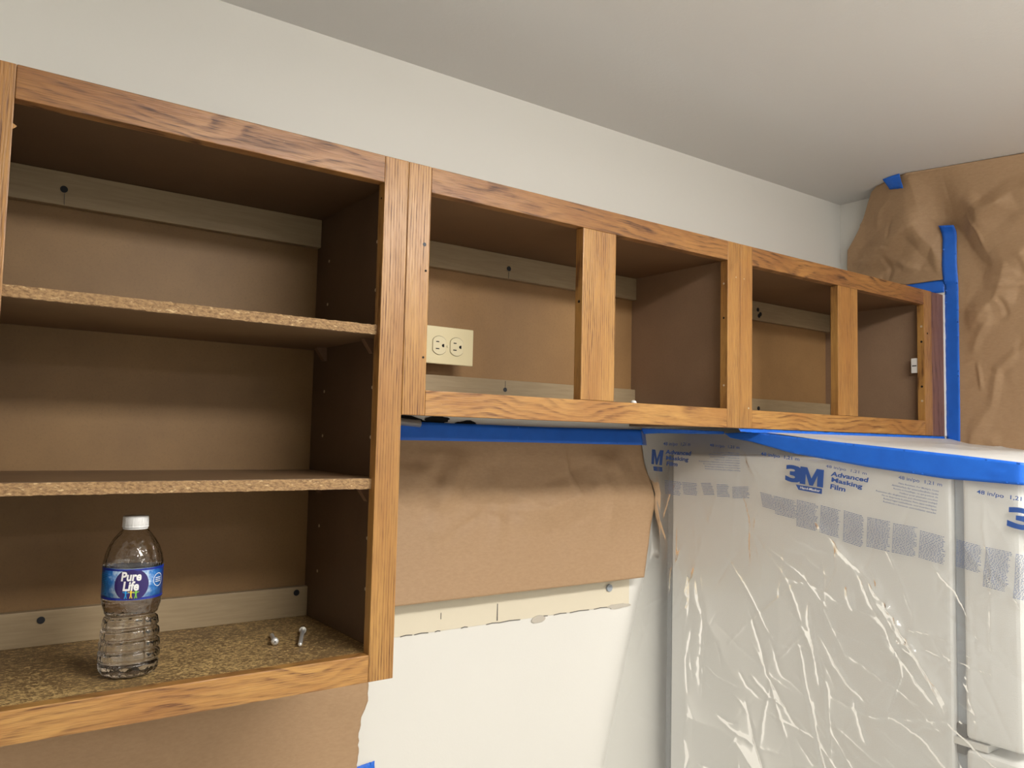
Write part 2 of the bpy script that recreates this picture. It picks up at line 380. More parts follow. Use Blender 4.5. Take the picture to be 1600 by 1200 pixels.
# ------------------------------------------------------------------ cabinets
YB = -.006        # inner face of the backs
def cabinet(label, x0, x1, z0, mull, inl, inr, inner, lead_rail):
    t = thing('kitchen_cabinet', ((x0+x1)/2, -.15, z0), label, 'cabinet', 'doorless oak wall cabinets')
    s = .0395; yf, yk = -D, -D+.019
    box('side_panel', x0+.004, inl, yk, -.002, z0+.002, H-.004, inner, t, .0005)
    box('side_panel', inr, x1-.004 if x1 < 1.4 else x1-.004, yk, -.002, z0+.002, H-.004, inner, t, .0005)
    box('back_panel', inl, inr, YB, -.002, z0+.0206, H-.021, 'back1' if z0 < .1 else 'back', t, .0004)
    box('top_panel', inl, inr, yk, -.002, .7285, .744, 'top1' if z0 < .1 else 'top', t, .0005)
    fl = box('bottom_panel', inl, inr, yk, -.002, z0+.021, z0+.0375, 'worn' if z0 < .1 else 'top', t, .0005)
    stile_r = box('stile', x1-s, x1-.0004, yf, yk, z0, H, 'oak_stile', t)
    stile_l = box('stile', x0+.0004, x0+s, yf, yk, z0, H, 'oak_stile', t)
    box('rail', x0+s+.0003, x1-s-.0003, yf, yk, H-.0399, H, lead_rail, t)
    box('rail', x0+s+.0003, x1-s-.0003, yf, yk, z0, z0+.0381, 'oak_rail_low', t)
    mu = box('mullion', mull[0], mull[1], yf-.0006, yk, z0+.0384, H-.0402, 'oak_stile', t) if mull else None
    hr1 = box('hanging_rail', inl+.0005, inr-.0005, -.021, YB, .678, .7283, 'strip', t)
    hr2 = box('hanging_rail', inl+.0005, inr-.0005, -.021, YB, z0+.0377, z0+.0875, 'strip', t)
    return t, stile_l, stile_r, mu, hr1, hr2, fl
def screw_in(hr, x, z, r=.0052):
    sc_ = cyl('screw_head', (x, -.0213, z), r, .0014, (0, 1, 0), 'screwdark', hr, 16, r*.85)
def pilot(parent, c, r, axis, mat='hole'): return cyl('drilled_hole', c, r, .0008, axis, mat, parent, 12)

X1L = -.5455; X2, X3 = .7771, 1.5646
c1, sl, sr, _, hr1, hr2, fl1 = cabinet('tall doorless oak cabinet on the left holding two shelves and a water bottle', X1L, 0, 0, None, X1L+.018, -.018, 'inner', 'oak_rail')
screw_in(hr1, -.4212, .702); screw_in(hr2, -.4172, .0745); screw_in(hr2, -.0388, .078)
flat_poly('split_line', [(-.4202, .679), (-.4194, .679), (-.4198, .696), (-.4206, .696)], -.0217, 'crack', hr1, .0006)
side = [o for o in c1.children if o.name.startswith('side_panel')][1]
for y in (-.0588, -.2425):
    for z in (.648, .5725, .422, .3463, .194, .1185):
        pilot(side, (-.0181, y, z), .0026, (1, 0, 0), 'pin')
def support(parent, x, y, z):   # triangular shelf clip against the right side, its top under the shelf
    vs = [(x, y-.006, z), (x-.018, y-.006, z), (x-.018, y-.006, z-.002), (x-.004, y-.006, z-.022), (x, y-.006, z-.022)]
    vs += [(a, y+.006, c) for a, _, c in vs]
    fs = [(0, 1, 2, 3, 4), (9, 8, 7, 6, 5)]+[(i, (i+1) % 5, 5+(i+1) % 5, 5+i) for i in range(5)]
    link('shelf_support', vs, fs, 'bronze', parent)
for z in (.4962, .2712):
    for y in (-.058, -.241):
        support(c1, -.0181, y, z)
        xl = X1L+.0181
        vs = [(xl, y-.006, z), (xl+.018, y-.006, z), (xl+.018, y-.006, z-.002), (xl+.004, y-.006, z-.022), (xl, y-.006, z-.022)]
        vs += [(a, y+.006, c) for a, _, c in vs]
        link('shelf_support', vs, [(0, 1, 2, 3, 4), (9, 8, 7, 6, 5)]+[(i, (i+1) % 5, 5+(i+1) % 5, 5+i) for i in range(5)], 'bronze', c1)
pilot(sr, (-.0396, -.2955, .70), .0015, (1, 0, 0))
# splinter on the left stile and dents
flat_poly('splinter', [(X1L+.0392, .693), (X1L+.0435, .6905), (X1L+.0425, .689), (X1L+.0392, .686)], -.3048, 'oak_stile', sl)
flat_poly('dark_scratch', [(-.5295, .674), (-.519, .6715), (-.519, .6700), (-.5295, .6722)], -.3056, 'crack', sl, .0008)

def shelf(z0, z1, label):
    t = thing('shelf', (-.2725, -.15, z0), label, 'shelf', 'adjustable particleboard shelves')
    box('panel', X1L+.020, -.0195, -.2885, -.0075, z0, z1, 'shelf_face', t, .0006)
    # raw chipboard front edge, ragged
    nx, nz = 150, 7; G = np.zeros((nx, nz, 3)); X = np.linspace(X1L+.020, -.0195, nx); Z = np.linspace(z0+.0004, z1-.0004, nz)
    G[..., 0] = X[:, None]; G[..., 2] = Z[None, :]; G[..., 1] = -.2912+RNG.normal(0, .0002, (nx, nz))
    sheet('raw_edge', G, .0026, 'chip', t, smooth=False)
M['shelf_face'] = board('shelf_face_brown', (.235, .14, .068), (.17, .098, .048), (.5, .33, .15), .5)
shelf(.4965, .5112, 'upper brown particleboard shelf with raw chipped front edge')
shelf(.2715, .2868, 'lower brown particleboard shelf above the water bottle')

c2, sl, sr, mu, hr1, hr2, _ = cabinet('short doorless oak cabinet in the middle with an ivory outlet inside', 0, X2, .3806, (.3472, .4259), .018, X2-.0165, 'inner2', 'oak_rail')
screw_in(hr1, .3911, .6994); screw_in(hr2, .3885, .448, .0046)
flat_poly('split_line', [(.3905, .679), (.3913, .679), (.3916, .692), (.3908, .692)], -.0217, 'crack', hr1, .0006)
flat_poly('split_line', [(.3885, .453), (.3893, .453), (.3893, .466), (.3885, .466)], -.0217, 'crack', hr2, .0006)
for y, z, m_ in ((-.2947, .675, 'pin'), (-.2951, .604, 'hole'), (-.296, .466, 'pin')): pilot(sr, (X2-.0396, y, z), .0022, (1, 0, 0), m_)
pilot(mu, (.3471, -.297, .5913), .0026, (1, 0, 0))
for z in (.60, .468): pilot(sl, (.0395-.006, -.3051, z), .0018, (0, 1, 0))
pilot(sl, (.030, -.3051, .640), .003, (0, 1, 0), 'screwdark'); pilot(sr, (X2-.014, -.3051, .69), .0012, (0, 1, 0), 'pin')

c3, sl, sr, mu, hr1, hr2, _ = cabinet('short doorless oak cabinet at the right wall above the refrigerator', X2, X3, .3806, (1.13, 1.2118), X2+.018, X3-.018, 'inner2', 'oak_rail')
for x, z in ((1.2112, .7061), (1.2221, .6955), (1.216, .690)): screw_in(hr1, x, z, .0055)
screw_in(hr2, 1.2148, .4428, .0055)
for z, m_ in ((.6652, 'pin'), (.6248, 'hole'), (.5074, 'hole'), (.47, 'pin')): pilot(sr, (X3-.0396, -.2975, z), .003, (1, 0, 0), m_)
pilot(sr, (1.541, -.3051, .6476), .0026, (0, 1, 0)); pilot(sl, (X2+.012, -.3051, .69), .0012, (0, 1, 0), 'pin'); pilot(sl, (X2+.028, -.3051, .422), .002, (0, 1, 0), 'pin')
fi = box('filler_strip', X3+.0004, XR-.0058, -D+.001, -D+.02, .3806, H-.001, 'walnut', c3)
vs = []; fs = []; rg = np.random.default_rng(5); nz = 40
for k, z in enumerate(np.linspace(.3806, H-.001, nz)):
    a = rg.uniform(0, .0012); vs += [(XR-.0062-a, -D-.0006, z), (XR-.0004, -D-.0012-a, z), (XR-.0004, -D+.018, z), (XR-.0062, -D+.018, z)]
for k in range(nz-1):
    for i in range(4): fs.append((4*k+i, 4*k+(i+1) % 4, 4*k+4+(i+1) % 4, 4*k+4+i))
fs += [(0, 1, 2, 3), (4*nz-4, 4*nz-3, 4*nz-2, 4*nz-1)]
link('caulk_bead', vs, fs, 'caulk', c3)
ct = box('door_catch', 1.5275, X3-.0405+.006, -.2855, -.268, .544, .583, 'white', c3, .001)
box('catch_slot', 1.5271, 1.5276, -.2825, -.271, .5615, .5645, 'dgrey', ct, 0)

# ------------------------------------------------------------------ outlet in the middle cabinet
t = thing('electrical_outlet', (.2235, -.03, .485), 'ivory duplex outlet box inside the middle cabinet', 'outlet')
box('box', .176, .255, -.0575, YB-.0004, .4905, .552, 'dgrey_ivory' if 'dgrey_ivory' in M else 'ivory', t, .001)
box('cover_plate', .1675, .2815, -.0625, -.0575, .4855, .5565, 'ivory', t, .0022, 3)
for cx in (.2048, .2431):
    n = 28; pts = []
    for i in range(n):      # flattened-circle receptacle face
        a = 2*math.pi*i/n; x = .0172*math.cos(a); z = .0172*math.sin(a); pts.append((cx+max(-.0142, min(.0142, x)), .5205+z))
    flat_poly('receptacle_gap', [(cx+(x-cx)*1.06, .5205+(z-.5205)*1.06) for x, z in pts], -.0628, 'ivorydark', t, .001)
    rc = flat_poly('receptacle', pts, -.0640, 'ivory2', t, .002)
    flat_poly('slot', [(cx-.0075, .5262), (cx-.0010, .5262), (cx-.0010, .5280), (cx-.0075, .5280)], -.0644, 'black', rc, .0008)
    flat_poly('slot', [(cx-.0080, .5130), (cx-.0005, .5130), (cx-.0005, .5148), (cx-.0080, .5148)], -.0644, 'black', rc, .0008)
    flat_poly('ground_slot', [(cx+.0060, .5205+.0030*math.sin(a)) if False else (cx+.0085-.0034*max(0, math.cos(a))-(.0 if math.cos(a) > 0 else 0)+(.0016 if math.cos(a) <= 0 else 0), .5205+.0031*math.sin(a)) for a in np.linspace(0, 2*math.pi, 14, endpoint=False)], -.0644, 'black', rc, .0008)
cyl('cover_screw', (.2240, -.0630, .5205), .0028, .0016, (0, 1, 0), 'ivory2', t, 14)

# small white plug on the floor of the middle cabinet, loose conduit in the torn wall
pl = lathe('plastic_plug', [(.001, 0), (.0055, .0), (.006, .003), (.0045, .006), (.001, .0072)], (.5005, -.279, .4181), 'white', None, 14)
tag(pl, 'small white plastic plug lying behind the middle cabinet bottom rail', 'plug')
vs, fs = [], []; n = 70; sg = 10
for i in range(n):
    s = i/(n-1); c = Vector((.135+.062*s, -.0115, .377-.004*s)); r = .0065*(1+.14*(i % 2))
    for k in range(sg):
        a = 2*math.pi*k/sg; vs.append((c.x, c.y+r*math.cos(a), c.z+r*math.sin(a)))
for i in range(n-1):
    for k in range(sg): fs.append((i*sg+k, i*sg+(k+1) % sg, (i+1)*sg+(k+1) % sg, (i+1)*sg+k))
fs += [tuple(range(sg)), tuple(range((n-1)*sg, n*sg))]
tag(link('conduit', vs, fs, 'galv'), 'ribbed metal conduit in the torn hole under the middle cabinet', 'conduit')

# ------------------------------------------------------------------ loose screws on the cabinet floor
ZFL = .0376
def machine_screw(head, tip, label):
    h = Vector(head); tp = Vector(tip); a = (tp-h).normalized()
    t = thing('machine_screw', (h.x, h.y, ZFL), label, 'screw', 'loose screws on the cabinet floor')
    L = (tp-h).length; u = a.orthogonal().normalized(); w_ = a.cross(u)
    def lat(name, prof, mat, par, sm=True):
        sg = 18; vs, fs = [], []
        for r, d in prof:
            for k in range(sg):
                th = 2*math.pi*k/sg; vs.append(tuple(h+a*d+(u*math.cos(th)+w_*math.sin(th))*r))
        for i in range(len(prof)-1):
            for k in range(sg): fs.append((i*sg+k, i*sg+(k+1) % sg, (i+1)*sg+(k+1) % sg, (i+1)*sg+k))
        fs += [tuple(range(sg)), tuple(range((len(prof)-1)*sg, len(prof)*sg))]
        return link(name, vs, fs, mat, par, sm)
    pr = []; n = 44
    for i in range(n): pr.append((.0031-(.0003 if i % 2 else 0), .001+(L-.002)*i/(n-1)))
    lat('shank', pr+[(.0012, L)], 'zinc', t)
    hd = lat('head', [(.0008, -.0055), (.0030, -.0051), (.0050, -.0036), (.0056, -.0016), (.0056, -.0002), (.0050, .0), (.0026, .0002)], 'zinc', t)
    for d1, d2 in ((u, w_), (w_, u)):
        vs = [tuple(h+a*q+d1*p+d2*r) for q in (-.0056, -.0046) for p, r in ((-.0026, -.0005), (.0026, -.0005), (.0026, .0005), (-.0026, .0005))]
        link('cross_slot', vs, [(0, 1, 2, 3), (4, 5, 6, 7), (0, 1, 5, 4), (1, 2, 6, 5), (2, 3, 7, 6), (3, 0, 4, 7)], 'dgrey', hd)
machine_screw((-.1325, -.183, ZFL+.0058), (-.1205, -.136, ZFL+.0034), 'zinc screw whose head faces the viewer, nearer the bottle')
machine_screw((-.0735, -.142, ZFL+.0058), (-.1055, -.213, ZFL+.0034), 'zinc screw whose tip faces the viewer, nearer the cabinet side')

# ------------------------------------------------------------------ water bottle
BX, BY, BZ = -.3385, -.2225, ZFL+.0004
t = thing('water_bottle', (BX, BY, BZ), 'clear plastic water bottle with a blue label on the cabinet floor', 'bottle')
keyz = [0, .001, .003, .008, .018, .028, .042, .056, .068, .078, .085, .092, .102, .108, .111, .1125, .150, .1515, .155, .163, .170, .176, .181, .1845, .187, .190, .199]
keyr = [.0, .020, .0325, .0352, .0362, .0366, .0362, .0352, .0342, .0325, .0312, .0325, .0352, .0360, .0362, .0352, .0352, .0360, .0358, .0338, .0300, .0250, .0190, .0145, .0125, .0122, .0122]
def zmap(z): return float(np.interp(z, [0, .085, .111, .1505, .163, .1845, .21], [0, .076, .0975, .1365, .152, .1840, .21]))
def rad(z):
    r = float(np.interp(z, keyz, keyr))
    return r
zs = np.concatenate([np.linspace(.0005, .11, 110), np.linspace(.111, .153, 16), np.linspace(.1545, .190, 40), [.195, .199]])
AC = math.atan2(CAM[1]-BY, CAM[0]-BX)     # towards the viewer
def shape(off):
    def fn(r, z, th):
        r = rad(z)
        if z < .098:
            zz = z+.0016*math.sin(2*th+1.0)*min(1, z/.03)
            for g in (.021, .0365, .052, .0675, .0845):
                r -= .0030*math.exp(-((zz-g)/.0022)**2)
            bx_ = 1-abs(((th*8/(2*math.pi)) % 1)-.5)*2
            if .022 < z < .083: r -= .0016*(max(0, bx_-.70)/.30)
        if z < .021:
            f = (1-z/.021); r *= 1-.10*f*(.5+.5*math.cos(10*th))**3
        if .100 < z < .1105: r -= .0012*math.sin(3*th)**2*math.sin((z-.1)/.0105*math.pi)
        if .153 < z < .186:
            k = (z-.153)/.033; r -= .0016*math.sin(k*math.pi)*(.5+.5*math.cos(6*th))**4
        lean = 0
        return (max(r-off, .0005), z+(.0035*max(0, 1-(r/.02)**2) if z < .004 else 0))
    return fn
SG = 120
outer = [(0, z) for z in zs]
vs, fs = [], []
def ring_surface(off, zlist, flip):
    base = len(vs); fn = shape(off); n = len(zlist)
    for z in zlist:
        for i in range(SG):
            th = 2*math.pi*i/SG; r, zz = fn(0, z, th); zz = zz+off if z < .01 else zz; vs.append((BX+r*math.cos(th), BY+r*math.sin(th), BZ+zmap(zz)))
    for k in range(n-1):
        for i in range(SG):
            q = (base+k*SG+i, base+k*SG+(i+1) % SG, base+(k+1)*SG+(i+1) % SG, base+(k+1)*SG+i); fs.append(q[::-1] if flip else q)
    return base, n
b0, n0 = ring_surface(0, zs, False); fs.append(tuple(range(b0, b0+SG))[::-1])
b1, n1 = ring_surface(.0006, zs, True); fs.append(tuple(range(b1, b1+SG)))
for i in range(SG):      # mouth rim joins outer and inner wall
    a, b = b0+(n0-1)*SG, b1+(n1-1)*SG; fs.append((a+i, a+(i+1) % SG, b+(i+1) % SG, b+i))
link('body', vs, fs, 'pet', t, True)
vs, fs = [], []
zw = [z for z in zs if z < .1535]
b, n = ring_surface(.0003, zw, False); fs += [tuple(range(SG))[::-1], tuple(range((n-1)*SG, n*SG))]
wo = link('water', vs, fs, 'water', t, True)
def capfn(r, z, th): return ((r+.0003*(1 if int(th/(2*math.pi)*120) % 2 else -1) if r > .0145 and .186 < z < .1985 else r), z)
cp = lathe('cap', [(.0120, .1855), (.0152, .1855), (.0155, .1862), (.0155, .1875), (.0150, .1878), (.0154, .1884), (.0154, .1985), (.0146, .2), (.001, .2002)], (BX, BY, BZ), 'cap', t, 120, capfn)
lathe('cap_ring', [(.0131, .1835), (.0148, .1835), (.0150, .1850), (.0131, .1850)], (BX, BY, BZ), 'cap', t, 48)
# label wrap
RL = .03595
lb = lathe('label', [(RL-.0004, zmap(.1118)), (RL, zmap(.1118)), (RL, zmap(.1512)), (RL-.0004, zmap(.1512))], (BX, BY, BZ), 'label', t, 96, closed=False, origin=(BX, BY, BZ+.117))
lbr = lb
def arc_poly(name, polys, mat, parent, lift):
    """flat 2-D shapes (metres along the arc, height) wrapped onto the label"""
    vs, fs = [], []
    for V2, F2 in polys:
        b = len(vs)
        for x, z in V2:
            a = AC+x/RL; r = RL+lift; vs.append((BX+r*math.cos(a), BY+r*math.sin(a), BZ+zmap(z)))
        fs += [[b+i for i in f] for f in F2]
    return link(name, vs, fs, mat, parent)
def strip2(x0, x1, z0, z1, n=40):
    V2 = []; F2 = []
    for i in range(n+1):
        x = x0+(x1-x0)*i/n; V2 += [(x, z0), (x, z1)]
    for i in range(n): F2.append((2*i, 2*i+2, 2*i+3, 2*i+1))
    return V2, F2
full = math.pi*RL
arc_poly('label_border', [strip2(-full, full, .1120, .1150, 96)], 'lblue', lb, .00010)
arc_poly('label_border', [strip2(-full, full, .1485, .1510, 96)], 'lblue', lb, .00010)
def disc2(cx, cz, r, n=32, zmin=-9, zmax=9, rin=0):
    V2, F2 = [], []; rows = 14
    for k in range(rows+1):
        zz = cz-r+2*r*k/rows; hw = math.sqrt(max(0, r*r-(zz-cz)**2)); zz = min(max(zz, zmin), zmax)
        for i in range(13): V2.append((cx-hw+2*hw*i/12, zz))
    for k in range(rows):
        for i in range(12): F2.append((k*13+i, k*13+i+1, (k+1)*13+i+1, (k+1)*13+i))
    return V2, F2
arc_poly('logo_disc', [disc2(-.001, .1312, .0205, zmin=.1122, zmax=.1508)], 'navy', lb, .00018)

def text2d(txt, size, bold=0.0, shear=0.0, spacing=1.0, align='LEFT', res=3):
    cu = bpy.data.curves.new('txt', 'FONT'); cu.body = txt; cu.size = size; cu.offset = bold*size; cu.shear = shear; cu.align_x = align
    cu.space_character = spacing; cu.resolution_u = res; cu.fill_mode = 'FRONT'
    o = bpy.data.objects.new('txt', cu); C.objects.link(o); bpy.context.view_layer.update()
    me = bpy.data.meshes.new_from_object(o.evaluated_get(bpy.context.evaluated_depsgraph_get()))
    V2 = [(v.co.x, v.co.y) for v in me.vertices]; F2 = [tuple(p.vertices) for p in me.polygons]
    bpy.data.objects.remove(o); bpy.data.curves.remove(cu); bpy.data.meshes.remove(me)
    return V2, F2
def fit2(T, w_=None, h_=None):
    V = np.array(T[0]); lo, hi = V.min(0), V.max(0); s = np.array([(w_/(hi[0]-lo[0])) if w_ else 1, (h_/(hi[1]-lo[1])) if h_ else 1])
    if w_ and not h_: s[1] = s[0]
    if h_ and not w_: s[0] = s[1]
    return [tuple(p) for p in (V-lo)*s], T[1]
def put2(T, x, z): return [(a+x, b+z) for a, b in T[0]], T[1]
def refine2(T, step):
    bm = bmesh.new(); vs_ = [bm.verts.new((a, b, 0)) for a, b in T[0]]
    for f in T[1]:
        try: bm.faces.new([vs_[i] for i in f])
        except ValueError: pass
    bmesh.ops.triangulate(bm, faces=bm.faces[:])
    for _ in range(4):
        lng = [e for e in bm.edges if e.calc_length() > step]
        if not lng: break
        bmesh.ops.subdivide_edges(bm, edges=lng, cuts=1); bmesh.ops.triangulate(bm, faces=[f for f in bm.faces if len(f.verts) > 3])
    bm.verts.index_update(); r = [(v.co.x, v.co.y) for v in bm.verts], [tuple(v.index for v in f.verts) for f in bm.faces]; bm.free(); return r
arc_poly('logo_lettering', [refine2(put2(fit2(text2d('Pure', 1, .035, .12), h_=.0118, w_=.0235), -.0135, .1372-.0012), .003)], 'lwhite', lb, .00032)
arc_poly('logo_lettering', [refine2(put2(fit2(text2d('Life', 1, .035, .12), h_=.0122, w_=.0185), -.0110, .1238), .003)], 'lwhite', lb, .00032)
def figure(x, z, mat, fl):
    P = [disc2(x, z+.0058, .0011)]
    def q(a, b, wd):
        d = np.array(b)-np.array(a); n_ = np.array([-d[1], d[0]])/np.linalg.norm(d)*wd/2
        return [tuple(np.array(a)+n_), tuple(np.array(a)-n_), tuple(np.array(b)-n_), tuple(np.array(b)+n_)], [(0, 1, 2, 3)]
    P += [q((x, z+.005), (x, z+.0018), .0016), q((x, z+.002), (x-.0013, z-.003), .0009), q((x, z+.002), (x+.0013, z-.003), .0009), q((x-.0036, z+.0048+fl), (x, z+.0040), .0009), q((x, z+.0040), (x+.0036, z+.0048-fl), .0009)]
    arc_poly('logo_figure', P, mat, lb, .00034)
figure(-.0072, .1172, 'fig_blue', .0006); figure(-.0012, .1176, 'fig_yellow', 0); figure(.0044, .1172, 'fig_green', -.0006)
rgv = []
for k in range(24):
    a0, a1 = 2*math.pi*k/24, 2*math.pi*(k+1)/24
    rgv.append(([(.0345+.0085*math.cos(a), .1345+.0085*math.sin(a)) for a in (a0, a1)]+[(.0345+.0077*math.cos(a), .1345+.0077*math.sin(a)) for a in (a1, a0)], [(0, 1, 2, 3)]))
rgv += [strip2(.0295, .0395, z, z+.0009, 6) for z in (.1318, .1342, .1366)]
arc_poly('label_seal', rgv, 'lwhite', lb, .0002)
fine = []; rg = np.random.default_rng(11)
for k in range(13):
    z = .1175+k*.0022; x = -.050
    while x < -.034:
        l = rg.uniform(.0012, .004); fine.append(strip2(x, min(x+l, -.033), z, z+.0008, 2)); x += l+.0007
arc_poly('label_fine_print', fine, 'lwhite_dim' if 'lwhite_dim' in M else 'fig_blue', lb, .0002)

# ------------------------------------------------------------------ kraft masking paper
def paper(name, X, Z, fy, label, mask=None, th=.0004, group='brown masking paper'):
    G = np.stack([X, fy, Z], -1); o = sheet(name, G, th, 'kraft', None, mask)
    return tag(o, label, 'paper', group)
# under the middle cabinet, held by blue tape, bottom edge curling off the wall
u = np.linspace(0, 1, 150)[:, None]; v = np.linspace(0, 1, 80)[None, :]
zt = .352; zb = .0395
Z = zt+(zb-zt)*v+0*u
xr = np.interp(Z, [.0395, .112, .19, .2135, .336, .352], [.777, .8035, .826, .828, .800, .797]); X = .006+(xr-.006)*u
P = np.stack([X, Z], -1); rg = np.random.default_rng(21)
ed = np.clip((v-.04)*6, 0, 1)
lift = .006+.034*v**1.6+ed*(.010*np.exp(-((Z-.245-.03*np.sin(X*7))/.05)**2)*(.6+.4*np.sin(X*9+1)))
wr_ = rand_creases(P, (0, .85, .16, .36), 16, .16, .012, .006, rg)+rand_creases(P, (0, .85, .04, .36), 12, .10, .02, .002, rg)+waves(P, rg, 6, 14, .0022)
wr_ += crease(P, [(.33, .215), (.52, .215), (.66, .255), (.74, .30)], .035, -.008)+crease(P, [(.42, .235), (.50, .205), (.56, .225)], .02, .006)+crease(P, [(.28, .335), (.24, .24)], .02, .006)
wr_ += folds(P, (0, .8, .15, .36), 26, .20, .035, .007, rg)+fold(P, [(.30, .33), (.27, .26), (.25, .20)], .035, .010)+fold(P, [(.36, .205), (.50, .20), (.62, .235), (.76, .30)], .05, .012)+fold(P, [(.62, .33), (.70, .30), (.72, .34)], .03, .006)
Y = -(lift+np.clip(wr_*ed*np.clip((Z-.05)/.08, 0, 1), -.006, .022))
paper('masking_paper', X, Z, np.minimum(Y, -.003), 'brown masking paper taped to the wall below the middle cabinet')
# below the tall cabinet
v = np.linspace(0, 1, 90)[None, :]
Z = -.002+(-.62+.002)*v+0*u
rg = np.random.default_rng(33)
zz = np.linspace(-.002, -.62, 90)
tear = np.interp(zz, [-.62, -.26, -.215, -.19, -.175, -.15, -.142, -.128, -.106, -.06, .03], [.085, .088, .092, .090, .092, .094, .099, .1035, .1025, .1045, .104])+rg.normal(0, .0007, 90)
X = -.62+(tear[None, :]+.62)*u
P = np.stack([X, Z], -1)
Y = -(.006+.010*(1+np.sin(X*9+Z*3))*.5+rand_creases(P, (-.6, .1, -.35, 0), 18, .22, .03, .006, rg)+waves(P, rg, 6, 12, .003))
paper('masking_paper', X, Z, np.minimum(Y, -.003), 'brown masking paper with a torn right edge below the tall cabinet')
# on the right wall, taped up to the ceiling
nu, nv = 300, 230
yy = np.linspace(0, 1, nu)[:, None]; v = np.linspace(0, 1, nv)[None, :]
zb = .10
tz = ZC-.0015
yl_z = [.10, .795, .81, .8797, .9251, .9706, 1.0425, 1.066, 1.0745]; yl_y = [-.03, -.03, -.032, -.0335, -.0399, -.0767, -.1242, -.146, -.17]
Z = tz+(zb-tz)*v+0*yy
yl = np.interp(Z, yl_z, yl_y); Yw = yl+(-1.05-yl)*yy**1.15
xtop = np.interp(-Yw, [.1, .146, .206, .25, .275, .35, .53, .8, 1.05], [1.575, 1.55, 1.525, 1.505, 1.497, 1.52, 1.569, 1.60, 1.61])
zfl = .80+.145*np.exp(-((Yw+.325)/.07)**2)
k = np.clip((tz-Z)/(tz-zfl), 0, 1)
rg = np.random.default_rng(44); P = np.stack([Yw, Z], -1)
base = XR-.006
Xp = xtop+(base-xtop)*(k**.8)
far = np.clip((-Yw-.36)/.3, 0, 1)*np.clip((Z-.2)/.3, 0, 1)
Xp = Xp-.030*far*(.6+.4*np.sin(Yw*6+Z*4))*np.clip((tz-Z)/.2, 0, 1)
cr = folds(P, (-1.0, -.36, .35, 1.02), 70, .20, .030, .0065, rg, (2.4, .55))+folds(P, (-.95, -.05, .5, 1.06), 140, .11, .011, .0046, rg)+waves(P, rg, 7, 9, .003)
cr += fold(P, [(-.05, .845), (-.15, .905), (-.25, .95), (-.31, .955)], .05, .020)+fold(P, [(-.25, .955), (-.29, .88), (-.33, .81)], .035, .018)+fold(P, [(-.10, .83), (-.18, .865), (-.26, .945)], .03, -.010)
cr += fold(P, [(-.36, .90), (-.50, .985), (-.62, 1.0)], .04, .016)+fold(P, [(-.38, 1.0), (-.42, .96), (-.5, .97)], .03, .012)+fold(P, [(-.37, .66), (-.44, .74), (-.47, .82), (-.56, .86)], .05, .016)
edge = np.clip((tz-Z)/.06, 0, 1)*np.clip((Z-.79)/.03, .0, 1)
edge = np.where(Yw < -.345, np.clip((tz-Z)/.06, 0, 1)*np.clip((-Yw-.345)/.03, 0, 1), edge)
nt_ = 1-np.exp(-((Yw+.3255)/.032)**4)*np.clip((.965-Z)/.02, 0, 1)      # held flat under the tape
Xp = np.minimum(Xp-cr*edge*nt_, base)
keep = ~(((Yw[:-1, :-1] > -.335)) & (Z[:-1, :-1] < .806))
G = np.stack([Xp, Yw, Z], -1)
o = sheet('masking_paper', G, .0004, 'kraft', None, keep)
tag(o, 'crumpled brown masking paper covering the right wall up to the ceiling', 'paper', 'brown masking paper')

# ------------------------------------------------------------------ blue tape
def ribbon(name, Pu, Pl, n, label, m=6, th=.0003, wob=.0006, seed=1, curve=0):
    """strip between an upper and a lower polyline (lists of xyz)"""
    def samp(Pn):
        Pn = np.array(Pn, float); d = np.r_[0, np.cumsum(np.linalg.norm(np.diff(Pn, axis=0), axis=1))]; t_ = np.linspace(0, d[-1], n)
        return np.stack([np.interp(t_, d, Pn[:, i]) for i in range(3)], -1)
    A, B = samp(Pu), samp(Pl); f = np.linspace(0, 1, m)[None, :, None]
    G = A[:, None, :]*(1-f)+B[:, None, :]*f
    rg = np.random.default_rng(seed)
    du = np.gradient(G, axis=0); dv = np.gradient(G, axis=1); N = np.cross(du, dv); N /= np.linalg.norm(N, axis=2, keepdims=True)+1e-12
    G = G+N*rg.normal(0, wob, (n, m))[..., None]
    o = sheet(name, G, th, 'tape'); return tag(o, label, 'tape', 'blue painter tape')
nw = [(.006+.8*i/60) for i in range(61)]
ribbon('masking_tape', [(x, -.0090, .3755+.0008*math.sin(x*9)) for x in nw], [(x, -.0145, .3405+.0008*math.sin(x*5)) for x in nw], 90, 'long blue tape strip along the paper top below the middle cabinet', seed=2, wob=.0002)
def paper_x(y, z):      # frontmost point of the right-hand paper across the tape's width at height z
    return Xp[(np.abs(Yw+.3255) < .026) & (np.abs(Z-z) < .012)].min()
TU = [(XR-.0012, -.3068, z) for z in (.366, .45, .6, .75, .785)]+[(XR-.0088, -.3066, .798)]+[(min(paper_x(-.3068, z), paper_x(-.325, z))-.0018, -.3060+.001*math.sin(z*40), z) for z in np.linspace(.812, .9455, 9)]
TL_ = [(XR-.0085, -.3445-.001*(z > .4), z) for z in (.366, .45, .6, .75, .785)]+[(XR-.0088, -.3452, .798)]+[(min(paper_x(-.3445, z), paper_x(-.328, z))-.0018, -.3440, z) for z in np.linspace(.812, .9400, 9)]
ribbon('masking_tape', TU, TL_, 90, 'vertical blue tape strip on the right wall beside the cabinet end', seed=3, wob=.0003)
ribbon('masking_tape', [(XR-.0022, -.19, .816), (XR-.0022, -.25, .808), (XR-.0022, -.306, .803)], [(XR-.0022, -.19, .772), (XR-.0022, -.25, .770), (XR-.0022, -.306, .768)], 24, 'short blue tape strip on the wall just above the right cabinet', seed=4, wob=.0003)
